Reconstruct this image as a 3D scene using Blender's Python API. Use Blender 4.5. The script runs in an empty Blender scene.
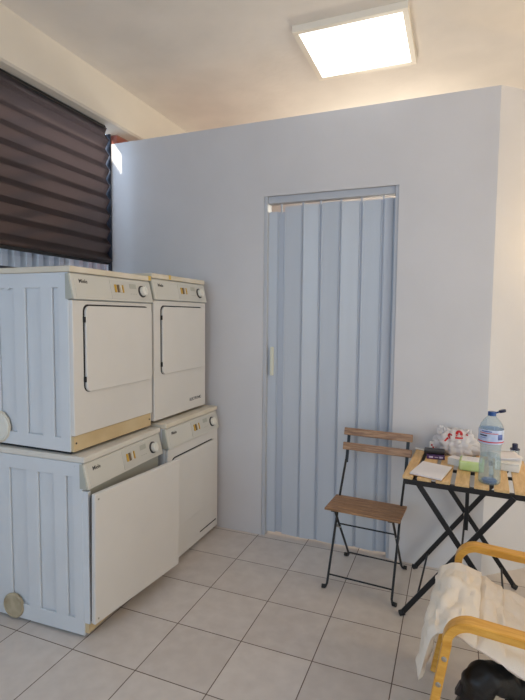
import bpy, bmesh, math, random
from mathutils import Vector, Matrix, noise
random.seed(7)
C = bpy.context.scene.collection
R = math.radians
PI = math.pi

# ------------------------------------------------------------------ helpers
def lin(r, g, b):
    f = lambda c: (c/255/12.92) if c/255 <= .04045 else ((c/255+.055)/1.055)**2.4
    return (f(r), f(g), f(b), 1)

class MB:
    """collects shapes into one bmesh"""
    def __init__(s): s.bm = bmesh.new()
    def add(s, verts, faces, smooth=False):
        vs = [s.bm.verts.new(v) for v in verts]
        out = []
        for f in faces:
            try:
                fc = s.bm.faces.new([vs[i] for i in f]); fc.smooth = smooth; out.append(fc)
            except ValueError: pass
        return vs
    def box(s, x0, x1, y0, y1, z0, z1, bev=0, M=None, seg=2):
        t = bmesh.new()
        bmesh.ops.create_cube(t, size=1)
        for v in t.verts:
            v.co = Vector(((x0+x1)/2+v.co.x*(x1-x0), (y0+y1)/2+v.co.y*(y1-y0), (z0+z1)/2+v.co.z*(z1-z0)))
        if bev: bmesh.ops.bevel(t, geom=t.edges[:], offset=bev, segments=seg, affect='EDGES', profile=.5)
        s.merge(t, M, bool(bev)); return s
    def merge(s, t, M=None, smooth=False):
        if M: bmesh.ops.transform(t, matrix=M, verts=t.verts)
        m = {}
        for v in t.verts: m[v] = s.bm.verts.new(v.co)
        for f in t.faces:
            n = s.bm.faces.new([m[v] for v in f.verts]); n.smooth = smooth or f.smooth
        t.free()
    def tube(s, pts, r, n=10, cap=True, rs=None):
        pts = [Vector(p) for p in pts]
        rings = []; up = None
        for i, p in enumerate(pts):
            d = (pts[min(i+1, len(pts)-1)]-pts[max(i-1, 0)]).normalized()
            if up is None:
                up = Vector((0, 0, 1)) if abs(d.z) < .9 else Vector((1, 0, 0))
            u = (up-d*up.dot(d)).normalized(); w = d.cross(u); up = u
            rr = rs[i] if rs else r
            rings.append([p+(u*math.cos(2*PI*k/n)+w*math.sin(2*PI*k/n))*rr for k in range(n)])
        vs = [v for q in rings for v in q]
        fs = [(i*n+k, i*n+(k+1) % n, (i+1)*n+(k+1) % n, (i+1)*n+k) for i in range(len(pts)-1) for k in range(n)]
        if cap: fs += [tuple(range(n))[::-1], tuple((len(pts)-1)*n+k for k in range(n))]
        s.add(vs, fs, True); return s
    def sweep(s, pts, w, h, side, n=4):
        """rectangular bar swept along pts; w along 'side' vector, h across"""
        pts = [Vector(p) for p in pts]; side = Vector(side).normalized(); rings = []
        for i, p in enumerate(pts):
            d = (pts[min(i+1, len(pts)-1)]-pts[max(i-1, 0)]).normalized()
            q = d.cross(side).normalized()
            a, b = side*w/2, q*h/2; e = .82
            rings.append([p+a*e+b, p+a+b*e, p+a-b*e, p+a*e-b, p-a*e-b, p-a-b*e, p-a+b*e, p-a*e+b])
        n = 8
        vs = [v for q in rings for v in q]
        fs = [(i*n+k, i*n+(k+1) % n, (i+1)*n+(k+1) % n, (i+1)*n+k) for i in range(len(pts)-1) for k in range(n)]
        fs += [tuple(range(n))[::-1], tuple((len(pts)-1)*n+k for k in range(n))]
        s.add(vs, fs, False); return s
    def lathe(s, prof, c=(0, 0, 0), n=32, M=None, mod=None, cap=True):
        t = bmesh.new(); rows = []
        for (r, z) in prof:
            row = []
            for k in range(n):
                a = 2*PI*k/n; rr = r*(mod(a, z) if mod else 1)
                row.append(t.verts.new((c[0]+rr*math.cos(a), c[1]+rr*math.sin(a), c[2]+z)))
            rows.append(row)
        for i in range(len(rows)-1):
            for k in range(n):
                f = t.faces.new((rows[i][k], rows[i][(k+1) % n], rows[i+1][(k+1) % n], rows[i+1][k])); f.smooth = True
        if cap:
            t.faces.new(rows[0][::-1]); t.faces.new(rows[-1])
        s.merge(t, M); return s
    def prism(s, poly, axis, a, b, M=None, bev=0):
        """polygon extruded along axis ('x','y','z') from a to b"""
        t = bmesh.new()
        f = {'y': lambda u, v, w: (u, w, v), 'x': lambda u, v, w: (w, u, v), 'z': lambda u, v, w: (u, v, w)}[axis]
        A = [t.verts.new(f(u, v, a)) for u, v in poly]; B = [t.verts.new(f(u, v, b)) for u, v in poly]
        n = len(poly)
        t.faces.new(A); t.faces.new(B[::-1])
        for i in range(n): t.faces.new((A[i], B[i], B[(i+1) % n], A[(i+1) % n]))
        bmesh.ops.recalc_face_normals(t, faces=t.faces[:])
        if bev: bmesh.ops.bevel(t, geom=t.edges[:], offset=bev, segments=2, affect='EDGES', profile=.5)
        s.merge(t, M, False); return s
    def build(s, name, mat, parent=None, recalc=True):
        if recalc: bmesh.ops.recalc_face_normals(s.bm, faces=s.bm.faces[:])
        me = bpy.data.meshes.new(name); s.bm.to_mesh(me); s.bm.free()
        o = bpy.data.objects.new(name, me); C.objects.link(o)
        if mat: me.materials.append(mat)
        if parent: o.parent = parent
        if any(p.use_smooth for p in me.polygons):
            m = o.modifiers.new('normals', 'WEIGHTED_NORMAL'); m.keep_sharp = True
            me.set_sharp_from_angle(angle=R(40))
        return o

def tag(o, label=None, cat=None, group=None, kind=None):
    if label: o['label'] = label
    if cat: o['category'] = cat
    if group: o['group'] = group
    if kind: o['kind'] = kind
    return o
def empty(name, loc=(0, 0, 0), rz=0):
    o = bpy.data.objects.new(name, None); C.objects.link(o); o.empty_display_size = .05
    o.location = loc; o.rotation_euler = (0, 0, rz); return o
def struct(o): o['kind'] = 'structure'; return o
def rrect(x0, x1, z0, z1, r, n=5, corners=(1, 1, 1, 1)):
    P = []
    for (cx, cz, a0, on) in ((x1-r, z1-r, 0, corners[0]), (x0+r, z1-r, 90, corners[1]), (x0+r, z0+r, 180, corners[2]), (x1-r, z0+r, 270, corners[3])):
        if on:
            for k in range(n+1):
                a = R(a0+90*k/n); P.append((cx+r*math.cos(a), cz+r*math.sin(a)))
        else:
            a = R(a0+45); P.append((cx+r*(1 if math.cos(a) > 0 else -1), cz+r*(1 if math.sin(a) > 0 else -1)))
    return P
def text_mesh(name, body, size, mat, parent, M, ext=.0006, shear=0, sx=1):
    cu = bpy.data.curves.new(name, 'FONT'); cu.body = body; cu.size = size; cu.extrude = ext
    cu.align_x = 'LEFT'; cu.shear = shear; cu.offset = size*.012
    t = bpy.data.objects.new(name, cu); C.objects.link(t)
    dg = bpy.context.evaluated_depsgraph_get(); me = bpy.data.meshes.new_from_object(t.evaluated_get(dg))
    C.objects.unlink(t); bpy.data.objects.remove(t)
    me.transform(M @ Matrix.Diagonal((sx, 1, 1, 1))); me.materials.clear(); me.materials.append(mat)
    o = bpy.data.objects.new(name, me); C.objects.link(o); o.parent = parent; return o

# ------------------------------------------------------------------ materials
def mat(name, col, rough=.5, metal=0, var=0, vscale=8, bump=0, bscale=60, col2=None, spec=.5, stretch=(1, 1, 1), trans=0, coat=0, detail=4, ior=1.45, alpha=1):
    m = bpy.data.materials.new(name); m.use_nodes = True
    nt = m.node_tree; b = nt.nodes['Principled BSDF']; N = nt.nodes.new; L = nt.links.new
    b.inputs['Base Color'].default_value = col; b.inputs['Roughness'].default_value = rough
    b.inputs['Metallic'].default_value = metal; b.inputs['Specular IOR Level'].default_value = spec
    b.inputs['Transmission Weight'].default_value = trans; b.inputs['Coat Weight'].default_value = coat
    b.inputs['IOR'].default_value = ior; b.inputs['Alpha'].default_value = alpha
    tc = N('ShaderNodeTexCoord'); mp = N('ShaderNodeMapping'); mp.inputs['Scale'].default_value = stretch
    L(tc.outputs['Object'], mp.inputs['Vector'])
    if col2 is None and var:
        col2 = tuple(c*(1-var) for c in col[:3])+(1,)
    if col2:
        n = N('ShaderNodeTexNoise'); n.inputs['Scale'].default_value = vscale; n.inputs['Detail'].default_value = detail
        L(mp.outputs[0], n.inputs['Vector'])
        r = N('ShaderNodeValToRGB'); r.color_ramp.elements[0].position = .35; r.color_ramp.elements[1].position = .65
        r.color_ramp.elements[0].color = col; r.color_ramp.elements[1].color = col2
        L(n.outputs['Fac'], r.inputs[0]); L(r.outputs[0], b.inputs['Base Color'])
    if bump:
        n2 = N('ShaderNodeTexNoise'); n2.inputs['Scale'].default_value = bscale; n2.inputs['Detail'].default_value = 4
        L(mp.outputs[0], n2.inputs['Vector'])
        bp = N('ShaderNodeBump'); bp.inputs['Strength'].default_value = bump; bp.inputs['Distance'].default_value = .004
        L(n2.outputs['Fac'], bp.inputs['Height']); L(bp.outputs[0], b.inputs['Normal'])
    return m

def tile_mat():
    m = bpy.data.materials.new('floor_tiles'); m.use_nodes = True
    nt = m.node_tree; b = nt.nodes['Principled BSDF']; N = nt.nodes.new; L = nt.links.new
    g = N('ShaderNodeNewGeometry'); sx = N('ShaderNodeSeparateXYZ'); L(g.outputs['Position'], sx.inputs[0])
    def math_(op, a, v=None, w=None):
        n = N('ShaderNodeMath'); n.operation = op
        for i, q in enumerate((a, v, w)):
            if q is None: continue
            if isinstance(q, (int, float)): n.inputs[i].default_value = q
            else: L(q, n.inputs[i])
        return n.outputs[0]
    u = math_('DIVIDE', sx.outputs[0], .33); v = math_('DIVIDE', math_('ADD', sx.outputs[1], .0264), .33)
    du = math_('ABSOLUTE', math_('SUBTRACT', math_('FRACT', math_('ADD', u, .5)), .5))
    dv = math_('ABSOLUTE', math_('SUBTRACT', math_('FRACT', math_('ADD', v, .5)), .5))
    d = math_('MINIMUM', du, dv)
    grout = math_('LESS_THAN', d, .0068)
    # one shade per tile
    cx = N('ShaderNodeCombineXYZ'); L(math_('FLOOR', u), cx.inputs[0]); L(math_('FLOOR', v), cx.inputs[1])
    wn = N('ShaderNodeTexWhiteNoise'); wn.noise_dimensions = '2D'; L(cx.outputs[0], wn.inputs['Vector'])
    ns = N('ShaderNodeTexNoise'); ns.inputs['Scale'].default_value = 14; ns.inputs['Detail'].default_value = 6; L(g.outputs['Position'], ns.inputs['Vector'])
    r = N('ShaderNodeValToRGB'); r.color_ramp.elements[0].position = .3; r.color_ramp.elements[1].position = .7
    r.color_ramp.elements[0].color = lin(195, 185, 178); r.color_ramp.elements[1].color = lin(209, 200, 193)
    L(math_('ADD', math_('MULTIPLY', ns.outputs['Fac'], .75), math_('MULTIPLY', wn.outputs['Value'], .25)), r.inputs[0])
    mx = N('ShaderNodeMix'); mx.data_type = 'RGBA'; L(grout, mx.inputs['Factor']); L(r.outputs[0], mx.inputs['A']); mx.inputs['B'].default_value = lin(104, 88, 78)
    L(mx.outputs['Result'], b.inputs['Base Color'])
    b.inputs['Roughness'].default_value = .42; b.inputs['Specular IOR Level'].default_value = .4
    bp = N('ShaderNodeBump'); bp.inputs['Strength'].default_value = .6; bp.inputs['Distance'].default_value = .003; bp.invert = True
    L(grout, bp.inputs['Height']); L(bp.outputs[0], b.inputs['Normal'])
    return m

def wood_mat(name, c1, c2, stretch, scale=6, rough=.45, c3=None):
    m = bpy.data.materials.new(name); m.use_nodes = True
    nt = m.node_tree; b = nt.nodes['Principled BSDF']; N = nt.nodes.new; L = nt.links.new
    tc = N('ShaderNodeTexCoord'); mp = N('ShaderNodeMapping'); mp.inputs['Scale'].default_value = stretch
    oi = N('ShaderNodeObjectInfo'); va = N('ShaderNodeVectorMath'); va.operation = 'ADD'
    ml = N('ShaderNodeMath'); ml.operation = 'MULTIPLY'; ml.inputs[1].default_value = 7; L(oi.outputs['Random'], ml.inputs[0])
    L(tc.outputs['Object'], va.inputs[0]); L(ml.outputs[0], va.inputs[1]); L(va.outputs[0], mp.inputs['Vector'])
    n = N('ShaderNodeTexNoise'); n.inputs['Scale'].default_value = scale; n.inputs['Detail'].default_value = 6; n.inputs['Roughness'].default_value = .65
    L(mp.outputs[0], n.inputs['Vector'])
    r = N('ShaderNodeValToRGB'); r.color_ramp.elements[0].position = .34; r.color_ramp.elements[1].position = .66
    r.color_ramp.elements[0].color = c1; r.color_ramp.elements[1].color = c2
    if c3:
        e = r.color_ramp.elements.new(.5); e.color = c3
    L(n.outputs['Fac'], r.inputs[0]); L(r.outputs[0], b.inputs['Base Color'])
    b.inputs['Roughness'].default_value = rough; b.inputs['Specular IOR Level'].default_value = .35
    return m

def brick_mat():
    m = bpy.data.materials.new('red_brick'); m.use_nodes = True
    nt = m.node_tree; b = nt.nodes['Principled BSDF']; N = nt.nodes.new; L = nt.links.new
    tc = N('ShaderNodeTexCoord'); mp = N('ShaderNodeMapping'); mp.inputs['Rotation'].default_value = (0, R(90), R(90))
    t = N('ShaderNodeTexBrick'); t.inputs['Scale'].default_value = 4
    t.inputs['Color1'].default_value = lin(150, 84, 70); t.inputs['Color2'].default_value = lin(164, 98, 82); t.inputs['Mortar'].default_value = lin(160, 120, 105)
    L(tc.outputs['Object'], mp.inputs[0]); L(mp.outputs[0], t.inputs['Vector']); L(t.outputs['Color'], b.inputs['Base Color'])
    b.inputs['Roughness'].default_value = .85
    return m

def blind_mat():
    m = bpy.data.materials.new('dark_blind'); m.use_nodes = True
    nt = m.node_tree; b = nt.nodes['Principled BSDF']; N = nt.nodes.new; L = nt.links.new
    b.inputs['Base Color'].default_value = lin(62, 56, 57); b.inputs['Roughness'].default_value = .33
    tr = N('ShaderNodeBsdfTranslucent'); tr.inputs['Color'].default_value = lin(186, 166, 158)
    mx = N('ShaderNodeMixShader'); mx.inputs[0].default_value = .45
    out = nt.nodes['Material Output']
    L(b.outputs[0], mx.inputs[1]); L(tr.outputs[0], mx.inputs[2]); L(mx.outputs[0], out.inputs[0])
    return m

def glass_mat(name, tint=(1, 1, 1, 1), gloss=.08, milk=0):
    m = bpy.data.materials.new(name); m.use_nodes = True
    nt = m.node_tree; N = nt.nodes.new; L = nt.links.new
    nt.nodes.remove(nt.nodes['Principled BSDF'])
    t = N('ShaderNodeBsdfTransparent'); t.inputs[0].default_value = tint
    df = N('ShaderNodeBsdfTranslucent'); df.inputs[0].default_value = lin(205, 222, 232); dr = N('ShaderNodeBsdfDiffuse'); dr.inputs[0].default_value = lin(205, 222, 232)
    d2 = N('ShaderNodeMixShader'); d2.inputs[0].default_value = .5; L(df.outputs[0], d2.inputs[1]); L(dr.outputs[0], d2.inputs[2])
    ml = N('ShaderNodeMixShader'); ml.inputs[0].default_value = milk; L(t.outputs[0], ml.inputs[1]); L(d2.outputs[0], ml.inputs[2])
    g = N('ShaderNodeBsdfGlossy'); g.inputs['Roughness'].default_value = .06
    mx = N('ShaderNodeMixShader'); fr = N('ShaderNodeLayerWeight'); fr.inputs[0].default_value = .5
    pw = N('ShaderNodeMath'); pw.operation = 'POWER'; pw.inputs[1].default_value = 4.5; L(fr.outputs['Facing'], pw.inputs[0])
    ad = N('ShaderNodeMath'); ad.operation = 'MULTIPLY_ADD'; ad.inputs[1].default_value = .6; ad.inputs[2].default_value = .03+gloss; ad.use_clamp = True; L(pw.outputs[0], ad.inputs[0])
    L(ad.outputs[0], mx.inputs[0]); L(ml.outputs[0], mx.inputs[1]); L(g.outputs[0], mx.inputs[2]); L(mx.outputs[0], nt.nodes['Material Output'].inputs[0])
    return m

def emit_mat(name, col, s):
    m = bpy.data.materials.new(name); m.use_nodes = True
    b = m.node_tree.nodes['Principled BSDF']; b.inputs['Base Color'].default_value = (1, 1, 1, 1)
    b.inputs['Emission Color'].default_value = col; b.inputs['Emission Strength'].default_value = s
    return m

def bag_mat():
    """thin white plastic film"""
    m = bpy.data.materials.new('white_plastic_film'); m.use_nodes = True
    nt = m.node_tree; b = nt.nodes['Principled BSDF']; N = nt.nodes.new; L = nt.links.new
    b.inputs['Base Color'].default_value = lin(236, 232, 232); b.inputs['Roughness'].default_value = .28
    t = N('ShaderNodeBsdfTransparent'); tl = N('ShaderNodeBsdfTranslucent'); tl.inputs[0].default_value = lin(235, 230, 230)
    m1 = N('ShaderNodeMixShader'); m1.inputs[0].default_value = .35; m2 = N('ShaderNodeMixShader'); m2.inputs[0].default_value = .08
    L(b.outputs[0], m1.inputs[1]); L(tl.outputs[0], m1.inputs[2]); L(m1.outputs[0], m2.inputs[1]); L(t.outputs[0], m2.inputs[2])
    L(m2.outputs[0], nt.nodes['Material Output'].inputs[0])
    return m

M = {}
M['wall'] = mat('wall_paint', lin(206, 203, 204), .6, var=.05, vscale=2.5, bump=.12, bscale=40)
M['wall_side'] = M['wall']
M['ceil'] = mat('ceiling_plaster', lin(240, 231, 221), .8, var=.1, vscale=2.2, bump=.35, bscale=22)
M['beam'] = mat('beam_paint', lin(230, 220, 206), .7, var=.04, vscale=3, bump=.15, bscale=30)
M['tile'] = tile_mat()
M['brick'] = brick_mat()
M['enamel'] = mat('white_enamel', lin(209, 212, 215), .3, var=.03, vscale=5)
M['front'] = mat('cream_white_enamel', lin(215, 211, 206), .33, var=.04, vscale=4)
M['lid'] = mat('aged_white_lid', lin(219, 209, 193), .4, col2=lin(208, 197, 176), vscale=6)
M['lid_white'] = mat('white_lid', lin(216, 210, 200), .4, var=.05, vscale=6)
M['fascia'] = mat('fascia_plastic', lin(205, 202, 194), .35, var=.03, vscale=5)
M['fascia_end'] = mat('fascia_end_plastic', lin(172, 172, 162), .4)
M['tan'] = mat('yellowed_plinth', lin(205, 184, 146), .5, col2=lin(192, 168, 128), vscale=5)
M['tape'] = mat('yellow_tape', lin(214, 180, 90), .4)
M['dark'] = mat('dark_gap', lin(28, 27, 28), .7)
M['print'] = mat('dark_print', lin(58, 56, 56), .5)
M['knobwhite'] = mat('knob_white', lin(222, 218, 208), .3)
M['butyellow'] = mat('yellow_button', lin(200, 158, 62), .35)
M['butbrown'] = mat('brown_button', lin(120, 98, 70), .35)
M['butwhite'] = mat('ivory_button', lin(214, 206, 190), .35)
M['plate'] = mat('fascia_plate', lin(198, 195, 188), .35)
M['vent_white'] = mat('vent_cap_white', lin(226, 222, 210), .45, var=.06, vscale=10)
M['vent_beige'] = mat('vent_cap_beige', lin(186, 173, 146), .5, col2=lin(160, 145, 118), vscale=16)
M['pvc'] = mat('white_pvc', lin(196, 201, 209), .38, var=.03, vscale=3, stretch=(6, 6, .4))
M['pvc_dark'] = mat('grey_pvc_seam', lin(178, 185, 197), .45)
M['pvc_track'] = mat('pvc_track', lin(182, 184, 190), .45)
M['handle'] = mat('ivory_handle', lin(216, 214, 196), .35)
M['blackmetal'] = mat('black_metal', lin(34, 34, 36), .42, spec=.4)
M['rubber'] = mat('black_rubber', lin(30, 30, 31), .6)
M['chairwood'] = wood_mat('brown_acacia', lin(120, 86, 60), lin(182, 142, 104), (2.2, 26, 26), 4.5, .38, lin(150, 112, 78))
M['tablewood'] = wood_mat('light_acacia', lin(204, 164, 112), lin(228, 194, 142), (14, 1.6, 14), 5, .42, lin(218, 180, 126))
M['birch'] = wood_mat('bent_birch', lin(206, 146, 58), lin(232, 178, 88), (1.5, 14, 8), 5, .28, lin(220, 162, 70))
M['cushion'] = mat('cream_cotton', lin(240, 230, 216), .9, var=.07, vscale=7, bump=.5, bscale=240)
M['webbing'] = mat('grey_webbing', lin(172, 170, 168), .8, bump=.4, bscale=300)
M['steel'] = mat('steel_screw', lin(170, 165, 155), .35, metal=.9)
M['blackbag'] = mat('black_leather', lin(24, 25, 26), .42, var=.3, vscale=9, bump=1.0, bscale=26)
M['blackcloth'] = mat('black_cloth', lin(26, 28, 25), .85, bump=.5, bscale=40)
M['paper'] = mat('white_paper', lin(228, 224, 226), .7)
M['card'] = mat('brown_card', lin(176, 140, 96), .7)
M['blackpl'] = mat('black_plastic', lin(34, 31, 36), .35)
M['purple'] = mat('purple_print', lin(92, 52, 104), .45, col2=lin(58, 40, 70), vscale=60, detail=2)
M['lilac'] = mat('lilac_print', lin(206, 190, 214), .45)
M['white'] = mat('white_plastic', lin(230, 228, 224), .4)
M['green'] = mat('pale_green_pack', lin(186, 208, 130), .45, col2=lin(204, 220, 160), vscale=25)
M['red'] = mat('red_print', lin(196, 44, 46), .45)
M['film'] = bag_mat()
M['crumple'] = mat('crumpled_tissue', lin(236, 224, 222), .8, var=.12, vscale=40)
M['pet'] = glass_mat('clear_bottle_plastic', lin(246, 251, 253), -.01, .28)
M['water'] = glass_mat('still_water', lin(246, 251, 251), -.015, .05)
M['capblue'] = mat('blue_cap', lin(34, 76, 138), .35)
M['labelw'] = mat('label_white', lin(206, 214, 232), .4, col2=lin(176, 190, 222), vscale=30)
M['labelblue'] = mat('label_blue', lin(88, 106, 170), .4)
M['navy'] = mat('navy_print', lin(30, 36, 74), .4)
M['clear'] = glass_mat('clear_small_plastic', lin(238, 242, 246), .02, .2)
M['navycap'] = mat('navy_cap', lin(30, 36, 66), .35)
M['lampframe'] = mat('lamp_frame', lin(240, 230, 214), .5)
M['lampface'] = emit_mat('lamp_diffuser', (1, .985, .96, 1), 1.7)
M['blind'] = blind_mat()
M['winframe'] = mat('dark_window_frame', lin(46, 50, 62), .4, metal=.3)
M['winglass'] = glass_mat('window_glass', (1, 1, 1, 1), .03)
M['fence'] = mat('fence_sheet', lin(214, 222, 230), .4, var=.05, vscale=2)
M['fence_dark'] = mat('fence_post', lin(120, 135, 150), .5)
M['ground'] = mat('outside_ground', lin(150, 148, 142), .9, var=.1)

# ------------------------------------------------------------------ room shell
CEIL = 3.04; PT = 2.69      # ceiling height, partition height
XL = -.80
struct(MB().box(-1.0, 4.2, -5.2, 2.6, -.1, 0).build('floor', M['tile']))
struct(MB().box(-1.0, 4.2, -5.2, 2.6, CEIL, CEIL+.12).build('ceiling', M['ceil']))
# partition with the door opening
DX0, DX1, DZ = .346, 1.181, 2.222
w = MB()
w.box(-.90, DX0, 0, .09, 0, PT); w.box(DX1, 1.69, 0, .09, 0, PT); w.box(DX0, DX1, 0, .09, DZ, PT)
struct(w.build('wall_back', M['wall']))
ca = R(40)
MC = Matrix.Translation((1.69, 0, 0)) @ Matrix.Rotation(ca, 4, 'Z')
struct(MB().box(0, 2.6, 0, .09, 0, PT, M=MC).build('wall_right', M['wall_side']))
# window wall at the left: brick behind and under the window, beam above
w = MB()
w.box(XL-.07, XL, .005, 2.6, 0, 2.80)
struct(w.build('wall_left', M['brick']))
w = MB(); w.box(XL-.22, XL-.02, -5.2, 0, 0, 1.70); w.box(XL-.07, XL-.02, -5.2, -2.5, 1.70, 2.76)
struct(w.build('wall_left.001', M['wall']))
struct(MB().prism([(XL-.07, 2.752), (XL-.07, CEIL), (-.70, CEIL), (-.70, 2.772), (-.715, 2.762), (XL-.02, 2.752)], 'y', -5.2, 2.6).build('trim_1', M['beam']))
struct(MB().box(-1.0, 4.2, 2.6, 2.7, 0, CEIL).build('wall_rear', M['wall']))
struct(MB().box(4.2, 4.3, -5.2, 2.6, 0, CEIL).build('wall_far_right', M['wall']))
# unseen shop-front wall behind the camera, closed to keep the sun out
w = MB(); w.box(-1.0, 4.2, -5.3, -5.2, 0, CEIL)
struct(w.build('wall_front', M['wall']))

# ------------------------------------------------------------------ window at the left, blind, outdoor fence
win = empty('window_1', (XL-.06, -1.25, 1.70)); win['kind'] = 'structure'
f = MB()
for (y0, y1, z0, z1) in ((1.232, 1.248, 0, 1.05), (-1.25, -1.21, 0, 1.05), (-1.25, 1.245, 0, .030), (-.02, .02, 0, 1.05)):
    f.box(-.012, .012, y0, y1, z0, z1, .003)
f.build('window_frame', M['winframe'], win)
MB().box(-.003, .003, -1.24, 1.24, .02, 1.06).build('glass_pane', M['winglass'], win)
MB().box(-.1, .075, -1.25, 1.25, -.03, 0, .004).build('window_sill', M['beam'], win)

# rolled-down corrugated blind
bl = empty('roller_blind', (-.775, -1.28, 1.80)); 
tag(bl, 'dark brown ribbed roller blind pulled down over the left window', 'blind')
b = MB(); ny = 44; per = .100; prof = []
nz = 12*13
for i in range(nz+1):
    z = .035+(2.735-1.835)*i/nz
    ph = (z % per)/per
    x = .034*(ph/.54 if ph < .54 else (1-ph)/.46)**1.15  # ribs, flat above and steep below
    prof.append((x, z))
vs = []; fs = []
Y0, Y1 = -1.1, 1.135
for j in range(ny+1):
    t = j/ny; y = Y0+(Y1-Y0)*t
    for (x, z) in prof:
        zz = z - (.012*(t**3))*(1-z/.92)
        vs.append((x+.004*noise.noise((y*3, z*4, 0)), y-.012*(z/.9)*(t > .97), zz))
n = len(prof)
fs = [(j*n+i, (j+1)*n+i, (j+1)*n+i+1, j*n+i+1) for j in range(ny) for i in range(n-1)]
b.add(vs, fs, True)
o = b.build('ribbed_sheet', M['blind'], bl)
sol = o.modifiers.new('thickness', 'SOLIDIFY'); sol.thickness = .003
MB().box(-.004, .022, Y0, Y1+.004, .012, .042, .004).build('bottom_bar', M['blackmetal'], bl)
MB().tube([(0, Y0, .935), (0, Y1-.02, .935)], .02, 12).build('roller_tube', M['blackmetal'], bl)
MB().box(-.012, .036, Y1+.001, Y1+.012, .03, .90, .002).build('edge_rail', M['winframe'], bl)

# ribbed sheet fence outside
fe = empty('corrugated_fence', (-1.25, 0, 0))
tag(fe, 'pale blue corrugated sheet fence outside, seen below the dark blind', 'fence')
b = MB(); y = -3.4; vs = []; pts = []
while y < 2.4:
    for dx, dy in ((0, 0), (0, .045), (-.04, .06), (-.04, .085)):
        pts.append((dx, y+dy))
    y += .10
for (dx, yy) in pts:
    top = min(3.09, 3.09+1.0*(yy+2.15)) if yy < -.9 else 2.4  # unseen upper edge, shaped to cut the sun on the wall and blind
    vs += [(dx, yy, 0), (dx, yy, max(1.9, top))]
fs = [(2*i, 2*i+2, 2*i+3, 2*i+1) for i in range(len(pts)-1)]
b.add(vs, fs)
o = b.build('ribbed_panel', M['fence'], fe); o.modifiers.new('thickness', 'SOLIDIFY').thickness = .006
fr = MB()
for yy in (-3.3, -1.3, .6, 2.3): fr.box(-.10, -.04, yy-.03, yy+.03, 0, 1.9)
fr.box(-.08, -.04, -3.4, 2.4, 1.3, 1.36); fr.build('support_rails', M['fence_dark'], fe)
struct(MB().box(-6, -1.0, -6, 6, -.12, -.02).build('trim_2', M['ground']))

# ------------------------------------------------------------------ folding door in the opening
d = empty('door_1', (0, .045, 0)); d['kind'] = 'structure'
fr = MB()
fr.box(DX0, DX0+.024, -.04, .035, 0, DZ, .003); fr.box(DX1-.020, DX1, -.04, .035, 0, DZ, .003)
fr.build('door_jamb', M['pvc_track'], d)
tr = MB(); tr.box(DX0+.024, DX1-.020, -.028, .028, 2.178, DZ, .004); tr.build('door_track', M['pvc_track'], d)
seams = [(.428, .476), (.586, .604), (.698, .719), (.826, .845), (.950, .972), (1.078, 1.100), (1.146, 1.160)]
yo = [.0, .004, -.018, .016, -.018, .016, -.016, .012]
edges = [(.373, -.008)] ; 
# zigzag of stiff panels joined by soft hinges
xs = [.373]+[v for s in seams for v in s]
def panel_at(x0, y0, x1, y1, z0, z1, th, m, name, ribs=False):
    dx, dy = x1-x0, y1-y0; Ln = math.hypot(dx, dy); a = math.atan2(dy, dx)
    Mx = Matrix.Translation((x0, y0, 0)) @ Matrix.Rotation(a, 4, 'Z')
    q = MB(); q.box(0, Ln, -th/2, th/2, z0, z1, .002, M=Mx)
    if ribs:
        k = .012
        while k < Ln-.008:
            q.box(k, k+.0045, -th/2-.0006, -th/2+.0004, z0+.004, z1-.004, M=Mx); k += .0085
    return q.build(name, m, d)
ytop = {0: -.006}
cur = -.004
zig = [(-.004, -.004), (.004, -.005), (-.005, .005), (.005, -.004), (-.004, .005), (.005, -.004), (-.004, .004)]
zt = [2.130, 2.158, 2.161, 2.164, 2.160, 2.158, 2.162]
zb = [.018, .012, .010, .010, .012, .012, .016]
pan = [(.3685, .428), (.476, .586), (.604, .698), (.719, .826), (.845, .950), (.972, 1.078), (1.100, 1.146)]
for i, (x0, x1) in enumerate(pan):
    y0, y1 = zig[i]
    panel_at(x0, y0, x1, y1, zb[i], zt[i], .010, M['pvc'], 'door_panel', True)
    if i < len(pan)-1:
        nx, nyy = pan[i+1][0], zig[i+1][0]
        hn = MB()
        xm = (x1+nx)/2
        hn.tube([(x1+.003, y1-.004, zb[i]+.004), (x1+.003, y1-.004, zt[i]-.004)], .0045, 8)
        hn.tube([(nx-.003, nyy-.004, zb[i]+.004), (nx-.003, nyy-.004, zt[i]-.004)], .0045, 8)
        hn.box(min(x1, nx), max(x1, nx), (y1+nyy)/2-.001, (y1+nyy)/2+.003, zb[i]+.004, zt[i]-.004)
        hn.build('door_hinge_strip', M['pvc_dark'], d)
        MB().box(xm-.005, xm+.005, -.004, .004, zt[i]-.01, 2.18).build('door_roller', M['pvc_dark'], d)
hn = MB(); hn.box(1.146, 1.161, .004, .010, .016, 2.158); hn.build('door_hinge_strip', M['pvc_dark'], d)
h = MB(); h.box(.391, .412, -.030, -.009, 1.075, 1.262, .004); h.build('door_handle', M['handle'], d)

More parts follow.
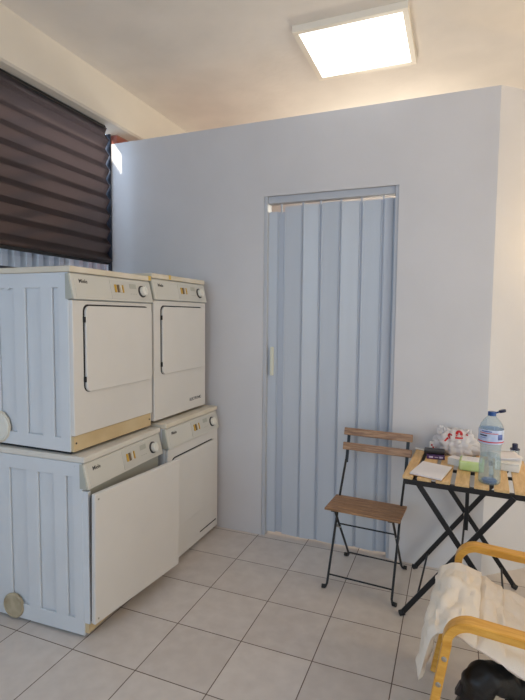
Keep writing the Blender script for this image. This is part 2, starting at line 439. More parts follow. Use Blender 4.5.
# ------------------------------------------------------------------ stacked laundry machines
def machine(loc, rz, w, h, label, o):
    """front looks to +x, near side is y=0, depth 0.51"""
    t = empty('tumble_dryer', loc, rz)
    tag(t, label, 'tumble dryer', 'stacked laundry machines')
    D = .51; zl = h-.028; zb = o.get('gap', 0)
    # cabinet with pressed channels in the near side
    b = MB(); b.box(-D, 0, .012, w-.003, zb, zl, .003)
    ch = ((-.42, -.32), (-.25, -.16), (-.09, -.055)); z0, z1 = .075, h-.095
    b.box(-D, 0, 0, .011, zb, z0, .004); b.box(-D, 0, 0, .011, z1, zl, .004)
    xs = [-D]+[v for c in ch for v in c]+[0]
    for k in range(0, len(xs), 2): b.box(xs[k], xs[k+1], 0, .011, z0-.008, z1+.008, .004)
    for cx in (-.115,): b.lathe([(.004, 0), (.004, .002), (.001, .003)], n=10, M=Matrix.Translation((-.04, .0, h-.045)) @ Matrix.Rotation(R(90), 4, 'X'))
    b.build('cabinet', M['enamel'], t)
    if zb: MB().box(-D+.012, -.012, .014, w-.014, .001, zb+.002).build('gap_shade_block', M['rubber'], t)  # dark block added so the gap between stacked machines reads as shade
    # lid
    lid = MB().box(-D-.01, .016, -.002, w, zl+.0005, h, .006, seg=3).build('lid', M[o.get('lid', 'lid')], t)
    if o.get('tape'):
        for ty in o['tape']:
            MB().box(-.03, .0172, ty, ty+.022, zl+.004, h+.0006, .0005).build('tape', M['tape'], lid)
    # fascia, leaning out towards its lower edge
    zc0, zc1 = h-.145, zl-.003
    x0, x1 = .008, .034
    fa = MB().prism([(-.03, zc0), (x1, zc0), (x0, zc1), (-.03, zc1)], 'y', .004, w-.004, bev=.003).build('control_panel', M['fascia'], t)
    MB().prism([(-.012, zc0+.001), (x1-.003, zc0+.001), (x0-.004, zc1-.001), (-.012, zc1-.001)], 'y', -.0015, .012, bev=.002).build('fascia_end', M['fascia_end'], fa)
    sl = (x1-x0)/(zc1-zc0); fh = zc1-zc0
    MB().box(-.025, -.006, w-.006, w+.0005, zc0, zc1, .001).build('fascia_end', M['fascia_end'], fa)
    # frame on the fascia: y along the front, local z up the slope
    ang = math.atan(sl)
    MF = Matrix.Translation((x1, 0, zc0)) @ Matrix.Rotation(-ang, 4, 'Y')
    ys = w*.43
    MB().box(-.001, .0014, .022, ys-.002, .010, fh-.010, .001, M=MF).build('name_plate', M['fascia'], fa)
    MB().box(-.001, .0016, ys+.002, w-.016, .010, fh-.010, .001, M=MF).build('switch_plate', M['plate'], fa)
    for k, (by, mm, bw) in enumerate(((ys+.030, 'butyellow', .012), (ys+.050, 'butbrown', .012), (ys+.070, 'butwhite', .011), (ys+.089, 'butyellow', .007))):
        MB().box(0, .007, by, by+bw, fh*.38, fh*.72, .0015, M=MF).build('push_button', M[mm], fa)
    MB().box(0, .0020, ys+.150, ys+.205, fh*.60, fh*.82, .0004, M=MF).build('indicator_window', M['fascia_end'], fa)
    for k in range(3):
        MB().box(0, .0022, ys+.15+.02*k, ys+.162+.02*k, fh*.34, fh*.37, .0003, M=MF).build('scale_mark', M['fascia_end'], fa)
    kM = MF @ Matrix.Translation((0, w-.092, fh*.5)) @ Matrix.Rotation(R(90), 4, 'Y')
    kn = MB().lathe([(.031, 0), (.031, .006), (.028, .009)], n=32, M=kM).build('dial_ring', M['print'], fa)
    kb = MB().lathe([(.025, .008), (.024, .024), (.020, .028)], n=28, M=kM)
    kb.box(-.0245, .0245, -.004, .004, .010, .031, .001, M=kM)
    kb.build('programme_knob', M['knobwhite'], fa)
    LM = MF @ Matrix.Translation((.0016, .050, fh*.66)) @ Matrix(((0, 0, 1, 0), (1, 0, 0, 0), (0, 1, 0, 0), (0, 0, 0, 1)))
    text_mesh('logo_lettering', 'Miele', .025, M['print'], fa, LM)
    # front skin
    zf1 = zc0-.004
    k = o['kind']
    if k == 'ajar':
        MB().box(-.002, .020, .006, w-.006, .012, .075, .003).build('plinth', M['tan'], t)
        MB().box(-.002, .012, .018, w-.018, .080, zf1, .002).build('drum_front', M['fascia_end'], t)
        MB().box(-.002, .030, .002, .022, .060, zf1-.004, .003).build('hinge_post', M['enamel'], t)
        # big front panel hinged at the near edge, standing open a little
        A = R(-7.5)
        Mh = Matrix.Translation((.036, -.006, 0)) @ Matrix.Rotation(A, 4, 'Z') @ Matrix.Rotation(R(1.2), 4, 'Y')
        q = MB(); q.box(-.002, .022, .008, .618, .066, .665, .005, M=Mh, seg=3)
        dr = q.build('front_panel', M['front'], t)
        for (yy, zz) in ((.028, .088), (.028, .64)): MB().lathe([(.005, 0), (.004, .002)], n=10, M=Mh @ Matrix.Translation((.022, yy, zz)) @ Matrix.Rotation(R(90), 4, 'Y')).build('screw', M['steel'], dr)
        MB().box(-.006, -.001, .010, .60, .075, .655, .002, M=Mh).build('panel_gap_shade', M['dark'], dr)  # dark sheet standing in for the shaded gap behind the open panel
    else:
        z0 = o['z0']
        MB().box(-.002, .014, .006, w-.006, max(.012, zb), max(.075, z0-.002), .003).build('plinth', M['tan' if k == 'plinth' else 'front'], t)
        if k == 'plinth':
            for yy in (.022, w-.022): MB().lathe([(.005, 0), (.004, .002)], n=10, M=Matrix.Translation((.014, yy, .05)) @ Matrix.Rotation(R(90), 4, 'Y')).build('screw', M['print'], t)
        p = MB().box(-.002, .022, .004, w-.004, z0, zf1, .004, seg=3).build('front_panel', M['front'], t)
        dy0, dy1, dz0, dz1 = o['door']
        MB().prism(rrect(dy0-.008, dy1-.02, dz0-.0012, dz1+.007, .03), 'x', .020, .0235).build('door_gap_shade', M['dark'], p)  # raised dark plate paints the gap and shade line round the door
        q = MB().prism(rrect(dy0, dy1, dz0, dz1, .028), 'x', .021, .034, bev=.003)
        dd = q.build('door', M['front'], p)
        for zz in (dz0+.045, dz1-.075):
            MB().box(.0205, .0335, dy0-.009, dy0-.001, zz, zz+.026, .002).build('door_hinge', M['dark'], p)
        if o.get('letters'):
            LM = Matrix.Translation((.0222, w-.21, z0+.055)) @ Matrix(((0, 0, 1, 0), (1, 0, 0, 0), (0, 1, 0, 0), (0, 0, 0, 1)))
            text_mesh('model_lettering', 'ELECTRONIC', .026, M['print'], p, LM, sx=.95)
        if o.get('slit'):
            MB().box(.0215, .0232, w-.25, w-.03, .062, .070, .0006).build('vent_slit', M['dark'], p)
    if o.get('vent'):
        vx, vz, vr, mm = o['vent']
        Mv = Matrix.Translation((vx, .004, vz)) @ Matrix.Rotation(R(90), 4, 'X')
        v = MB().lathe([(vr, 0), (vr, .010), (vr*.93, .014), (vr*.9, .011), (vr*.3, .012)], n=40, M=Mv).build('vent_cap', M[mm], t)
        if mm == 'vent_white':
            MB().lathe([(vr*1.12, 0), (vr*1.12, .006), (vr*1.05, .008)], n=12, M=Mv).build('vent_collar', M['lid'], t)
    if o.get('badge'):
        MB().prism(rrect(-.375, -.345, h-.10, h-.075, .006), 'y', -.001, .002).build('side_badge', M['enamel'], t)
    if o.get('feet'):
        for fx in (-.46, -.05):
            for fy in (.06, w-.06):
                MB().lathe([(.022, 0), (.022, .006), (.012, .010), (.012, .03)], c=(fx, fy, 0 if zb else -.012), n=16).build('foot', M['rubber'], t)
    return t

machine((0, -1.272, .012), R(2.0), .622, .823, 'white laundry machine, lower one nearest the camera, its big front panel hanging ajar',
        dict(kind='ajar', lid='lid_white', vent=(-.412, .057, .060, 'vent_beige'), feet=1))
machine((.010, -.640, .012), 0, .620, .841, 'white dryer at floor level against the grey partition, dark slit near its foot',
        dict(kind='panel', z0=.015, door=(.05, .570, .215, .630), slit=1, feet=1))
machine((-.065, -1.268, .836), 0, .598, .838, 'white dryer topping the near stack, yellowed strip along its foot and round side vent',
        dict(kind='plinth', z0=.085, door=(.075, .580, .275, .665), vent=(-.44, .090, .072, 'vent_white'), badge=1, gap=.012, feet=1, tape=(.575,)))
machine((-.060, -.664, .855), 0, .598, .838, 'white dryer topping the far stack, small dark lettering low on its front',
        dict(kind='panel', z0=.012, door=(.075, .565, .270, .655), letters=1, gap=.012, feet=1, tape=(.165,)))

# ------------------------------------------------------------------ folding bistro chair
ch = empty('folding_chair', (1.097, -.250, 0), R(-4.0))
tag(ch, 'brown wooden slatted folding chair with thin black legs in front of the folding door', 'chair')
W = .172
for k in range(5):
    y0 = -.208+k*.0445
    MB().box(-.195, .202, y0, y0+.0425, .428, .441, .003).build('seat_slat', M['chairwood'], ch)
for s in (-1, 1): MB().box(s*.150-.010, s*.150+.010, -.200, .016, .421, .428, .001).build('seat_rail', M['blackmetal'], ch)
for z0, y in ((.757, .157), (.674, .135)):
    Mb = Matrix.Translation((0, y, z0)) @ Matrix.Rotation(R(-15), 4, 'X')
    MB().box(-.198, .198, -.008, .008, 0, .044, .004, M=Mb).build('back_slat', M['chairwood'], ch)
def hook(x, y, dy):    # foot bent forward on the floor
    return [(x, y, .012), (x, y-dy*.012, .008), (x, y-dy*.03, .008)]
for s in (-1, 1):
    x = s*W
    L = MB(); L.tube([(x+s*.022, -.220, .008), (x+s*.006, -.216, .009), (x, -.206, .026), (x, .013, .46), (x, .118, .62)], .0065, 10)
    L.box(x-.009, x+.009, -.003, .003, 0, .20, .001, M=Matrix.Translation((0, .128, .60)) @ Matrix.Rotation(R(-16.5), 4, 'X'))
    lg = L.build('long_leg', M['blackmetal'], ch)
    MB().tube([(x+s*.026, -.221, .011), (x+s*.006, -.216, .011)], .011, 12).build('foot_cap', M['rubber'], lg)
    xi = s*(W-.016)
    L = MB(); L.tube([(xi+s*.026, .176, .008), (xi+s*.006, .174, .009), (xi, .166, .024), (xi, -.150, .415)], .0065, 10)
    lg = L.build('short_leg', M['blackmetal'], ch)
    MB().tube([(xi+s*.030, .176, .011), (xi+s*.010, .175, .011)], .011, 12).build('foot_cap', M['rubber'], lg)
    MB().tube([(x+s*.004, -.040, .278), (xi-s*.006, -.040, .278)], .008, 10).build('pivot_bolt', M['steel'], ch)
MB().tube([(-W, -.186, .066), (W, -.186, .066)], .0045, 8).build('stretcher', M['blackmetal'], ch)
MB().tube([(-W+.016, .155, .038), (W-.016, .155, .038)], .0045, 8).build('stretcher', M['blackmetal'], ch)
MB().tube([(-W+.016, -.055, .300), (W-.016, -.055, .300)], .0045, 8).build('stretcher', M['blackmetal'], ch)

# ------------------------------------------------------------------ folding bistro table
tb = empty('folding_table', (1.583, -.300, 0), R(-3.0))
tag(tb, 'square folding table with light wooden slats and black crossed metal legs', 'table')
gaps = [-.218, -.134, -.050, .032, .115, .197]
ed = [-.276]+[v for g in gaps for v in (g-.010, g+.010)]+[.276]
for k in range(0, len(ed), 2):
    MB().box(ed[k], ed[k+1], -.252, .280, .684, .700, .003).build('table_slat', M['tablewood'], tb)
fr = MB()
fr.box(-.272, .272, -.245, -.227, .657, .683, .001); fr.box(-.272, .272, .255, .270, .657, .683, .001)
fr.box(-.235, -.220, -.23, .255, .660, .6835, .001); fr.box(.212, .227, -.23, .255, .660, .6835, .001)
fr.box(-.250, .250, -.01, .01, .672, .6835, .001)
fr.build('top_frame', M['blackmetal'], tb)
for y, nm in ((-.248, 0), (.235, 1)):
    for s in (-1, 1):
        yy = y+.008*s
        a = Vector((-s*.205, yy, .668)); e = Vector((s*.259, yy, .013))
        L = MB(); L.sweep([a, e], .010, .024, (0, 1, 0))
        lg = L.build('leg', M['blackmetal'], tb)
        MB().tube([e+Vector((-s*.012, 0, .008)), e+Vector((s*.010, 0, -.003))], .014, 12).build('foot_cap', M['rubber'], lg)
    MB().tube([(0+.0, y-.022, .378), (0, y+.022, .378)], .010, 10).build('pivot_bolt', M['steel'], tb)
for s in (-1, 1):
    MB().tube([(s*.19, -.225-.008*s*-1, .108), (s*.19, .235, .108)], .005, 8).build('foot_rod', M['blackmetal'], tb)
MB().tube([(0, -.225, .378), (0, .235, .378)], .005, 8).build('pivot_rod', M['blackmetal'], tb)
MB().box(.002, .020, -.012, .0, .384, .672, .001).build('brace_bar', M['blackmetal'], tb)

# ------------------------------------------------------------------ things on the table
ZT = .7005
def quad(P, z0, z1): return [(p[0], p[1]) for p in P]
nt_ = empty('notepad', (1.425, -.42, ZT)); tag(nt_, 'white paper pad with brown backing near the table front left', 'notepad')
P = [(1.375, -.285), (1.520, -.335), (1.474, -.560), (1.325, -.512)]
P = [(x-1.425, y+.42) for x, y in P]
MB().prism(P, 'z', 0, .003).build('backing_card', M['card'], nt_)
P2 = [(x*.97-.002, y*.97) for x, y in P]
MB().prism(P2, 'z', .003, .010).build('paper_block', M['paper'], nt_)

pk = empty('purple_pack', (1.432, -.165, ZT), R(4)); tag(pk, 'small purple pack under a black case at the table back left', 'pack')
MB().box(-.046, .046, -.032, .032, 0, .024, .002).build('carton', M['purple'], pk)
for k, (a, bb, z0, z1) in enumerate(((-.034, -.014, .007, .016), (-.006, .012, .009, .013), (.018, .036, .007, .017))):
    MB().box(a, bb, -.0326, -.031, z0, z1).build('printed_mark', M['lilac'], pk)
ph = MB().box(-.055, .052, -.036, .034, 0, .019, .006, seg=3).build('black_case', M['blackpl']); ph.location = (1.427, -.155, ZT+.0245); ph.rotation_euler = (0, 0, R(2))
tag(ph, 'flat black case lying on the small purple pack', 'case')
rp = empty('tissue_pack', (1.425, -.060, ZT), R(0)); tag(rp, 'little white and red packet standing behind the black case', 'packet')
MB().box(-.030, .030, -.010, .010, 0, .062, .004).build('packet_body', M['white'], rp)
for (a, c) in ((-.022, .040), (-.006, .050), (.010, .040), (-.014, .028), (.002, .032), (.018, .052)):
    MB().box(a, a+.009, -.0108, -.0095, c, c+.009).build('red_mark', M['red'], rp)
pn = empty('pen', (1.345, -.040, ZT+.005), R(-28)); tag(pn, 'dark pen with a white barrel at the back left table edge', 'pen')
MB().tube([(-.03, 0, 0), (.045, 0, 0)], .0045, 10).build('barrel', M['white'], pn)
MB().tube([(.045, 0, 0), (.085, 0, 0)], .0052, 10).build('pen_cap', M['blackpl'], pn)

wb = empty('white_box', (1.533, -.245, ZT), R(-25)); tag(wb, 'small plain white box left of the green napkin pack', 'box')
MB().box(-.030, .030, -.028, .028, 0, .032, .002).build('box_body', M['white'], wb)
MB().box(-.031, .031, -.029, .029, .0321, .037, .002).build('box_lid', M['paper'], wb)

gp = empty('napkin_pack', (1.606, -.290, ZT), R(-4)); tag(gp, 'pale green and white napkin pack left of the water bottle', 'napkin pack')
q = MB().box(-.055, .060, -.060, .055, 0, .048, .010, seg=3)
for v in q.bm.verts: v.co += Vector((0, 0, .004*noise.noise(v.co*40)))*(v.co.z > .02)
q.build('wrapper', M['green'], gp)
MB().box(-.044, .050, -.046, .044, .046, .0495, .0015).build('white_top', M['white'], gp)
MB().prism(rrect(-.02, .028, -.022, .022, .01), 'z', .0495, .0508).build('opening_flap', M['paper'], gp)

# crumpled shopping bag
bg = empty('plastic_bag', (1.530, -.045, ZT), R(0)); tag(bg, 'crumpled thin white plastic bag with red print at the table back', 'plastic bag')
def bagshape(sx, sy, sz, seed, rough, sub=5):
    t = bmesh.new(); bmesh.ops.create_icosphere(t, subdivisions=sub, radius=1)
    for v in t.verts:
        p = v.co.copy(); o = Vector((seed, seed*.7, 3))
        d_ = 1+rough*(.55*abs(noise.noise(p*1.7+o))+.60*abs(noise.noise(p*2.9+o))+.16*abs(noise.noise(p*6+o)))-rough*.45
        p = p*d_
        z = p.z*sz+sz*.62
        if z < .004: z = .004+.002*abs(noise.noise(p*9))
        wd = 1.0 if z < sz*.7 else 1-.25*(z/sz-.7)
        v.co = Vector((p.x*sx*wd, p.y*sy*wd, z))
    for f in t.faces: f.smooth = True
    return t
q = MB(); q.merge(bagshape(.128, .070, .092, 5, .55)); sh = q.build('bag_film', M['film'], bg)
q = MB(); q.merge(bagshape(.085, .045, .066, 11, .5, 4)); q.build('contents', M['crumple'], bg)
# gathered ends sticking up
for (x, a, hgt) in ((-.060, -25, .050), (.046, 20, .040)):
    q = MB(); vs = []; fs = []
    for i in range(9):
        for j in range(7):
            u = (i/8-.5)*.075; v = j/6
            vs.append((x+u*(1-.35*v)+math.sin(R(a))*v*.03, -.012+.016*noise.noise((i*.8, j*.6, x*9)), .108+v*hgt+.006*noise.noise((i*1.3, j, 2))))
    fs = [(i*7+j, (i+1)*7+j, (i+1)*7+j+1, i*7+j+1) for i in range(8) for j in range(6)]
    q.add(vs, fs, True); q.build('handle_loop', M['film'], bg, recalc=False)
# red printing that follows the film
def decal(poly, name):
    from mathutils.bvhtree import BVHTree
    tree = BVHTree.FromPolygons([v.co for v in sh.data.vertices], [tuple(p.vertices) for p in sh.data.polygons])
    q = MB(); vs = []
    t = bmesh.new(); V = [t.verts.new((u, 0, w)) for u, w in poly]; t.faces.new(V)
    bmesh.ops.triangulate(t, faces=t.faces[:]); bmesh.ops.subdivide_edges(t, edges=t.edges[:], cuts=3, use_grid_fill=True)
    for v in t.verts:
        h_ = tree.ray_cast(Vector((v.co.x, -.4, v.co.z)), Vector((0, 1, 0)))
        v.co.y = h_[0].y-.0015 if h_[0] else -.02
    bmesh.ops.solidify(t, geom=t.faces[:], thickness=.0006)
    q.merge(t); return q.build(name, M['red'], bg)
def ring(cx, cz, r0, r1, a0, a1, n=10):
    A = [(cx+r1*math.cos(R(a0+(a1-a0)*k/n)), cz+r1*math.sin(R(a0+(a1-a0)*k/n))) for k in range(n+1)]
    B = [(cx+r0*math.cos(R(a0+(a1-a0)*k/n)), cz+r0*math.sin(R(a0+(a1-a0)*k/n))) for k in range(n+1)]
    return A+B[::-1]
decal(ring(.018, .122, .007, .019, -40, 220), 'red_print')
decal([(-.002, .100), (.038, .100), (.038, .109), (-.002, .109)], 'red_print')
decal(ring(-.028, .110, .006, .013, 20, 280), 'red_print')
decal([(-.060, .082), (-.050, .080), (-.034, .098), (-.042, .102)], 'red_print')
decal([(.052, .118), (.064, .116), (.062, .126), (.052, .127)], 'red_print')

# water bottle
bt = empty('water_bottle', (1.678, -.480, ZT)); bt.scale = (.95, .95, .93); tag(bt, 'large clear plastic water bottle with open blue cap and label', 'bottle')
prof = [(.020, .003), (.044, 0), (.050, .008), (.051, .028), (.049, .055), (.0505, .085), (.048, .115), (.0455, .150), (.0460, .180), (.0475, .188), (.0475, .190),
        (.053, .202), (.0555, .215), (.0555, .262), (.0545, .275), (.048, .296), (.036, .316), (.022, .332), (.0165, .340), (.0165, .352)]
def ribs(a, z):
    if z > .19 or z < .01: return 1
    return 1-.022*(.5+.5*math.cos(5*a+z*26))
pf = []
for (r, z), (r2, z2) in zip(prof, prof[1:]):
    for k in range(4):
        u = k/4; pf.append((r+(r2-r)*u, z+(z2-z)*u))
pf.append(prof[-1])
MB().lathe(pf, n=48, mod=ribs).build('bottle_body', M['pet'], bt)
wpf = [(r*.965, z+.002) for (r, z) in pf if z < .150]
MB().lathe(wpf, n=40, mod=ribs).build('water_fill', M['water'], bt)
MB().lathe([(.0564, .206), (.0569, .212), (.0569, .262), (.0560, .274)], n=48, cap=False).build('label', M['labelw'], bt)
MB().lathe([(.0570, .2125), (.0572, .213), (.0572, .2175), (.0570, .218)], n=48, cap=False).build('red_band', M['red'], bt)
def arc_patch(z0, z1, a0, a1, r, m, name, n=8):
    q = MB(); vs = []
    for k in range(n+1):
        a = R(a0+(a1-a0)*k/n)
        for (rr, z) in ((r, z0), (r, z1)): vs.append((rr*math.cos(a), rr*math.sin(a), z))
    q.add(vs, [(2*k, 2*k+2, 2*k+3, 2*k+1) for k in range(n)], True); o = q.build(name, M[m], bt)
    o.modifiers.new('t', 'SOLIDIFY').thickness = .0004; return o
arc_patch(.243, .2495, -150, -112, .0573, 'navy', 'label_lettering')
arc_patch(.2335, .236, -148, -118, .0573, 'labelblue', 'label_lettering')
arc_patch(.228, .254, -62, -35, .0573, 'labelblue', 'label_panel')
arc_patch(.2565, .260, -150, -60, .0573, 'red', 'label_lettering')
arc_patch(.2640, .2695, -140, -90, .0570, 'labelblue', 'label_lettering')
MB().lathe([(.0185, .338), (.0185, .356), (.017, .358)], n=28, mod=lambda a, z: 1+.02*math.cos(24*a)).build('cap_ring', M['capblue'], bt)
Mk = Matrix.Translation((.024, -.002, .357)) @ Matrix.Rotation(R(-14), 4, 'Y')
MB().tube([(.014, 0, .352), (.030, -.001, .358)], .004, 8).build('cap_tether', M['capblue'], bt)
MB().lathe([(.0155, -.006), (.0165, .004), (.0155, .006)], c=(.022, 0, .002), n=24, M=Mk).build('flip_cap', M['navycap'], bt)
MB().lathe([(.030, .0022), (.036, .012), (.030, .018)], n=20).build('blue_base_print', M['capblue'], bt)

# box with papers, small bottle
wx = empty('paper_box', (1.785, -.185, ZT), R(-10)); tag(wx, 'flat white box behind and right of the water bottle', 'box')
MB().box(-.055, .055, -.085, .085, 0, .034, .003).build('box_body', M['white'], wx)
MB().box(-.056, .056, -.086, .086, .0345, .042, .003).build('box_lid', M['white'], wx)
pp = empty('paper_sheets', (1.765, -.155, ZT+.0428), R(12)); tag(pp, 'loose white paper sheets lying on the flat white box', 'papers')
for k in range(3):
    q = MB(); vs = []
    for i in range(7):
        for j in range(7):
            x = (i/6-.5)*.12; y = (j/6-.5)*.14
            vs.append((x+.004*k, y-.003*k, .0012+.004*k+.012*max(0, i/6-.45)*(1 if k == 2 else .3)+.002*(noise.noise((x*20, y*20, k))+.6)*(k > 0)))
    q.add(vs, [(i*7+j, (i+1)*7+j, (i+1)*7+j+1, i*7+j+1) for i in range(6) for j in range(6)], True)
    o = q.build('sheet', M['paper'], pp); o.modifiers.new('t', 'SOLIDIFY').thickness = .0006
sb = empty('small_bottle', (1.825, -.065, ZT)); tag(sb, 'tiny clear bottle with a dark navy cap at the table back right', 'bottle')
MB().lathe([(.020, 0), (.022, .004), (.022, .060), (.018, .070), (.012, .074)], n=24).build('bottle_body', M['clear'], sb)
MB().lathe([(.024, .064), (.024, .070), (.014, .072), (.014, .094), (.012, .096)], n=24).build('bottle_cap', M['navycap'], sb)

# ------------------------------------------------------------------ bent wood armchair
ar = empty('armchair', (1.541, -1.140, 0), R(-3.8)); tag(ar, 'bentwood armchair with a cream cushion at the lower right', 'armchair')
def arc(c, r, a0, a1, n=8): return [(c[0]+r*math.cos(R(a0+(a1-a0)*k/n)), c[1]+r*math.sin(R(a0+(a1-a0)*k/n))) for k in range(n+1)]
def side_path():
    P = [(-.085, .006), (-.068, .10), (-.050, .20), (-.020, .40), (-.006, .49)]
    P += arc((.062, .488), .070, 175, 95, 8)
    P += [(.20, .552), (.40, .548), (.56, .543)]
    P += arc((.575, .475), .068, 80, 10, 7)
    P += [(.665, .30), (.69, .14), (.712, .006)]
    return P
for s, nm in ((-1, 0), (1, 1)):
    y = s*.268
    b = MB(); b.sweep([(px, y, pz+.012*max(0, px-.2)) for px, pz in side_path()], .052, .027, (0, 1, 0))
    sf_ = b.build('side_frame', M['birch'], ar)
    q = MB()
    for (xx, zz) in ((-.012, .445), (-.026, .36)):
        for sg in (-1, 1):
            q.lathe([(.008, 0), (.008, .0015), (.005, .004)], n=14, M=Matrix.Translation((xx, y+sg*.026, zz)) @ Matrix.Rotation(R(-90*sg), 4, 'X'))
    q.build('bolt', M['steel'], sf_)
# seat rails under the cushion
seatp = [(-.005, .435), (.05, .425), (.15, .385), (.28, .345), (.40, .325), (.48, .335), (.545, .395), (.62, .57), (.69, .78), (.74, .93)]
b = MB(); vs = []
for a, c in seatp:
    vs += [(a, -.125, c-.006), (a, .200, c-.006)]
b.add(vs, [(2*i, 2*i+1, 2*i+3, 2*i+2) for i in range(len(seatp)-1)], True)
o = b.build('webbing', M['webbing'], ar); o.modifiers.new('t', 'SOLIDIFY').thickness = .006
for (a, c) in ((-.020, .360), (.50, .270)):
    MB().box(a-.008, a+.008, -.242, .242, c-.018, c+.018, .003).build('cross_rail', M['birch'], ar)
# cushion: long padded mat, flap over the seat front
cp = [(-.092, .292), (-.080, .350), (-.068, .412), (-.052, .460), (-.020, .488), (.03, .482), (.10, .452), (.18, .418), (.27, .388), (.36, .366), (.43, .362), (.50, .390), (.56, .450), (.61, .570), (.66, .71), (.71, .86), (.74, .96)]
def cat(P, t):
    n = len(P)-1; f_ = t*n; i = min(int(f_), n-1); u = f_-i
    p0, p1, p2, p3 = P[max(i-1, 0)], P[i], P[i+1], P[min(i+2, n)]
    g_ = lambda a, b, c, d_: .5*((2*b)+(-a+c)*u+(2*a-5*b+4*c-d_)*u*u+(-a+3*b-3*c+d_)*u**3)
    return Vector((g_(p0[0], p1[0], p2[0], p3[0]), g_(p0[1], p1[1], p2[1], p3[1])))
NS, NT = 150, 34
top = []; bot = []
for i in range(NS+1):
    t = i/NS; p = cat(cp, t); p2 = cat(cp, min(1, t+.005)); p1 = cat(cp, max(0, t-.005)); tg = (p2-p1).normalized(); nr = Vector((-tg.y, tg.x))
    seam = abs(math.sin(PI*(t*16+.35)))
    puff = .30+.70*min(1, seam*3.2)
    if t < .30: puff = .8
    rt, rb = [], []
    for j in range(NT+1):
        v = j/NT*2-1
        half = .226+.006*noise.noise((t*14, v*2, 1)); half -= .015*max(0, .16-t)/.16
        y = v*half
        edge = (1-abs(v)**7)
        endf = min(1, t/.012)**.5*min(1, (1-t)/.02)**.5
        fl = .62 if t < .17 else 1
        th = (.006+.024*puff*fl)*edge**.5*endf
        wr = (.013*noise.noise((t*22, y*9, 0))+.007*noise.noise((t*34+y*16, y*12, 4))-.010*(1-abs(noise.noise((t*20-y*9, y*9+t*8, 9))))**9)+.007*math.exp(-((abs(v)-.88)/.07)**2)*(1 if t > .16 else .5)*(1 if t < .5 else .6)
        tuck = .0
        if .22 < t < .40: tuck = -.010*math.exp(-((y*18+math.sin(t*60)*1.2+2.2)**2))
        w_ = nr*(th+wr*edge+tuck); c_ = nr*(-th*.7+wr*.7*edge)
        rt.append((p.x+w_.x, y, p.y+w_.y)); rb.append((p.x+c_.x, y, p.y+c_.y))
    top.append(rt); bot.append(rb)
b = MB(); n = NT+1
vs = [v for r_ in top for v in r_]+[v for r_ in bot for v in r_]; off = (NS+1)*n
fs = []
for i in range(NS):
    for j in range(NT):
        fs.append((i*n+j, i*n+j+1, (i+1)*n+j+1, (i+1)*n+j)); fs.append((off+i*n+j, off+(i+1)*n+j, off+(i+1)*n+j+1, off+i*n+j+1))
    fs.append((i*n, (i+1)*n, off+(i+1)*n, off+i*n)); fs.append((i*n+NT, off+i*n+NT, off+(i+1)*n+NT, (i+1)*n+NT))
for j in range(NT):
    fs.append((j, off+j, off+j+1, j+1)); fs.append((NS*n+j, NS*n+j+1, off+NS*n+j+1, off+NS*n+j))
b.add(vs, fs, True); b.build('cushion', M['cushion'], ar)

# ------------------------------------------------------------------ black bag under the seat
hb = empty('black_bag', (1.80, -1.225, 0)); tag(hb, 'black shoulder bag with wide strap on the floor under the armchair', 'bag')
t = bmesh.new(); bmesh.ops.create_uvsphere(t, u_segments=40, v_segments=24, radius=1)
for v in t.verts:
    p = v.co
    e = lambda c: math.copysign(abs(c)**.62, c)
    zz = (e(p.z)+1)/2
    x = e(p.x)*(.135-.02*zz)+.02; y = e(p.y)*(.085-.03*zz); z = zz*.285
    k = Vector((x, y, z)); k += Vector((noise.noise(k*11), noise.noise(k*11+Vector((5, 0, 0))), .5*noise.noise(k*9)))*.010*min(1, z*8)
    v.co = (k.x, k.y, max(0, k.z))
for f_ in t.faces: f_.smooth = True
q = MB(); q.merge(t); q.build('bag_body', M['blackcloth'], hb)
sp = [(-.02, .02, .24, .040), (-.070, -.010, .275, .043), (-.115, -.040, .308, .046), (-.150, -.065, .326, .049), (-.180, -.075, .318, .050), (-.192, -.075, .268, .047), (-.212, -.072, .205, .041), (-.255, -.062, .115, .035), (-.295, -.045, .038, .034), (-.315, -.020, .030, .028)]
def smooth(P, k=5):
    out = []
    for i in range(len(P)-1):
        p0, p1, p2, p3 = P[max(i-1, 0)], P[i], P[i+1], P[min(i+2, len(P)-1)]
        for j in range(k):
            u = j/k; out.append(tuple(.5*(2*b_+(-a_+c_)*u+(2*a_-5*b_+4*c_-d_)*u*u+(-a_+3*b_-3*c_+d_)*u**3) for a_, b_, c_, d_ in zip(p0, p1, p2, p3)))
    return out+[P[-1]]
sp = smooth(sp, 8)
q = MB(); q.tube([p[:3] for p in sp], .04, 26, rs=[p[3]*(1+.10*noise.noise(Vector(p[:3])*30)) for p in sp])
for v in q.bm.verts: v.co += Vector((noise.noise(v.co*26), noise.noise(v.co*26+Vector((3, 0, 0))), noise.noise(v.co*26+Vector((0, 7, 0)))))*.009*min(1, max(0, v.co.z*8-.3))
q.build('wide_strap', M['blackbag'], hb)
Mb = Matrix.Translation((-.238, -.078, .268)) @ Matrix.Rotation(R(-35), 4, 'Y')
MB().prism([(-.022, 0), (.012, .022), (.03, .014), (.03, -.022), (.0, -.024)], 'y', -.014, .014, M=Mb, bev=.004).build('buckle', M['blackpl'], hb)

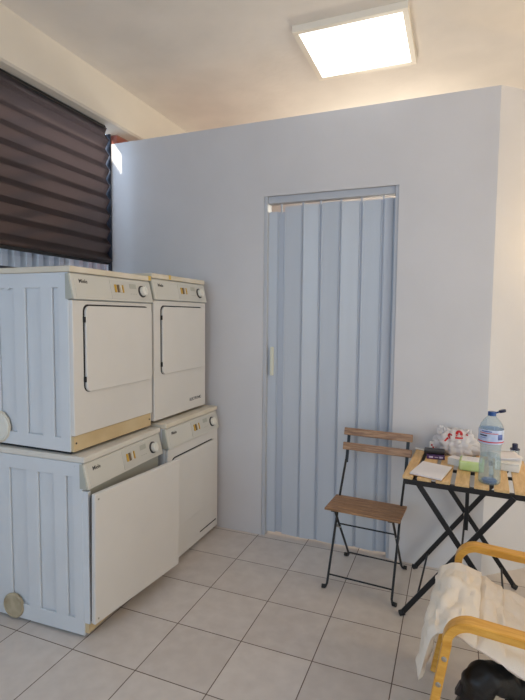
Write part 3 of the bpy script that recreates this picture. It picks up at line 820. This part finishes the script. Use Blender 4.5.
# ------------------------------------------------------------------ ceiling panel lamp
lp = empty('ceiling_panel_lamp', (.929, -.02, CEIL)); tag(lp, 'square white ceiling panel lamp with cream frame, switched on', 'ceiling lamp')
f = MB(); s = .305
for (x0, x1, y0, y1) in ((-s, s, -s+.015, -s+.045), (-s, s, s-.045, s-.015), (-s, -s+.03, -s+.045, s-.045), (s-.03, s, -s+.045, s-.045)):
    f.box(x0, x1, y0, y1, -.036, 0, .002)
f.build('lamp_frame', M['lampframe'], lp)
MB().box(-s+.03, s-.03, -s+.045, s-.045, -.031, -.004).build('lamp_diffuser', M['lampface'], lp)

# ------------------------------------------------------------------ lights
def area(name, loc, rot, sx, sy, e, col):
    l = bpy.data.lights.new(name, 'AREA'); l.shape = 'RECTANGLE'; l.size = sx; l.size_y = sy; l.energy = e; l.color = col
    o = bpy.data.objects.new(name, l); C.objects.link(o); o.location = loc; o.rotation_euler = rot; return o
area('assumed_daylight', (.1, -5.15, 2.1), (R(90), 0, 0), 1.8, 1.3, 41, (.34, .63, .93))  # area light for assumed daylight; the wall behind it has no window
area('fill_right', (4.1, -1.9, 1.1), (R(90), 0, R(90)), 2.0, 1.8, 38, (.90, .98, .93))  # added fill for ceiling and machine fronts; no doorway is known here
area('fill_low', (1.3, -4.6, .25), (R(150), 0, 0), 4.0, .6, 15, (1, .76, .62))  # added upward fill that brightens the ceiling and warms the walls
def point(name, loc, e, col, r):
    l = bpy.data.lights.new(name, 'POINT'); l.energy = e; l.color = col; l.shadow_soft_size = r
    o = bpy.data.objects.new(name, l); C.objects.link(o); o.location = loc; return o
point('assumed_lamp_behind', (.9, 1.35, 2.25), 44, (1, .93, .78), .2)  # assumed, unseen lamp that lights the ceiling behind the partition
point('assumed_lamp_right', (2.32, .20, 1.92), 5.5, (1, .66, .26), .08)  # assumed lamp, no fixture built, for the warm glow on the right wall
point('warm_fill_right', (3.6, -.9, 2.2), 26, (1, .70, .28), .25)  # invented warm fill for the ceiling and the machine fronts
point('cool_fill_front', (2.9, -2.6, 2.0), 18, (.66, .74, 1), .25)  # invented cool fill, added to balance the wall tones
sun = bpy.data.lights.new('sun', 'SUN'); sun.energy = 9; sun.angle = R(.6); sun.color = (1, .93, .80)
so = bpy.data.objects.new('sun', sun); C.objects.link(so)
so.rotation_euler = Vector((-.24, -1.0, .30)).to_track_quat('Z', 'Y').to_euler()
wd = bpy.data.worlds.new('sky'); bpy.context.scene.world = wd; wd.use_nodes = True
wd.node_tree.nodes['Background'].inputs[0].default_value = (.62, .78, 1, 1); wd.node_tree.nodes['Background'].inputs[1].default_value = 5

# ------------------------------------------------------------------ camera
cam = bpy.data.cameras.new('camera'); co = bpy.data.objects.new('camera', cam); C.objects.link(co)
cam.sensor_fit = 'VERTICAL'; cam.sensor_height = 36; cam.lens = 481.37/700*36; cam.clip_start = .02
yaw, pitch, roll = R(21.7303), R(-4.0506), R(.5192)
fwd = Vector((-math.sin(yaw)*math.cos(pitch), math.cos(yaw)*math.cos(pitch), math.sin(pitch)))
r0 = Vector((math.cos(yaw), math.sin(yaw), 0)); u0 = r0.cross(fwd)
r1 = r0*math.cos(roll)+u0*math.sin(roll); u1 = -r0*math.sin(roll)+u0*math.cos(roll)
mw = Matrix((r1, u1, -fwd)).transposed().to_4x4(); mw.translation = (1.50501, -2.90876, 1.46303)
co.matrix_world = mw
bpy.context.scene.camera = co
vs_ = bpy.context.scene.view_settings
vs_.view_transform = 'Standard'; vs_.look = 'None'; vs_.exposure = 0; vs_.gamma = 1; vs_.use_curve_mapping = False
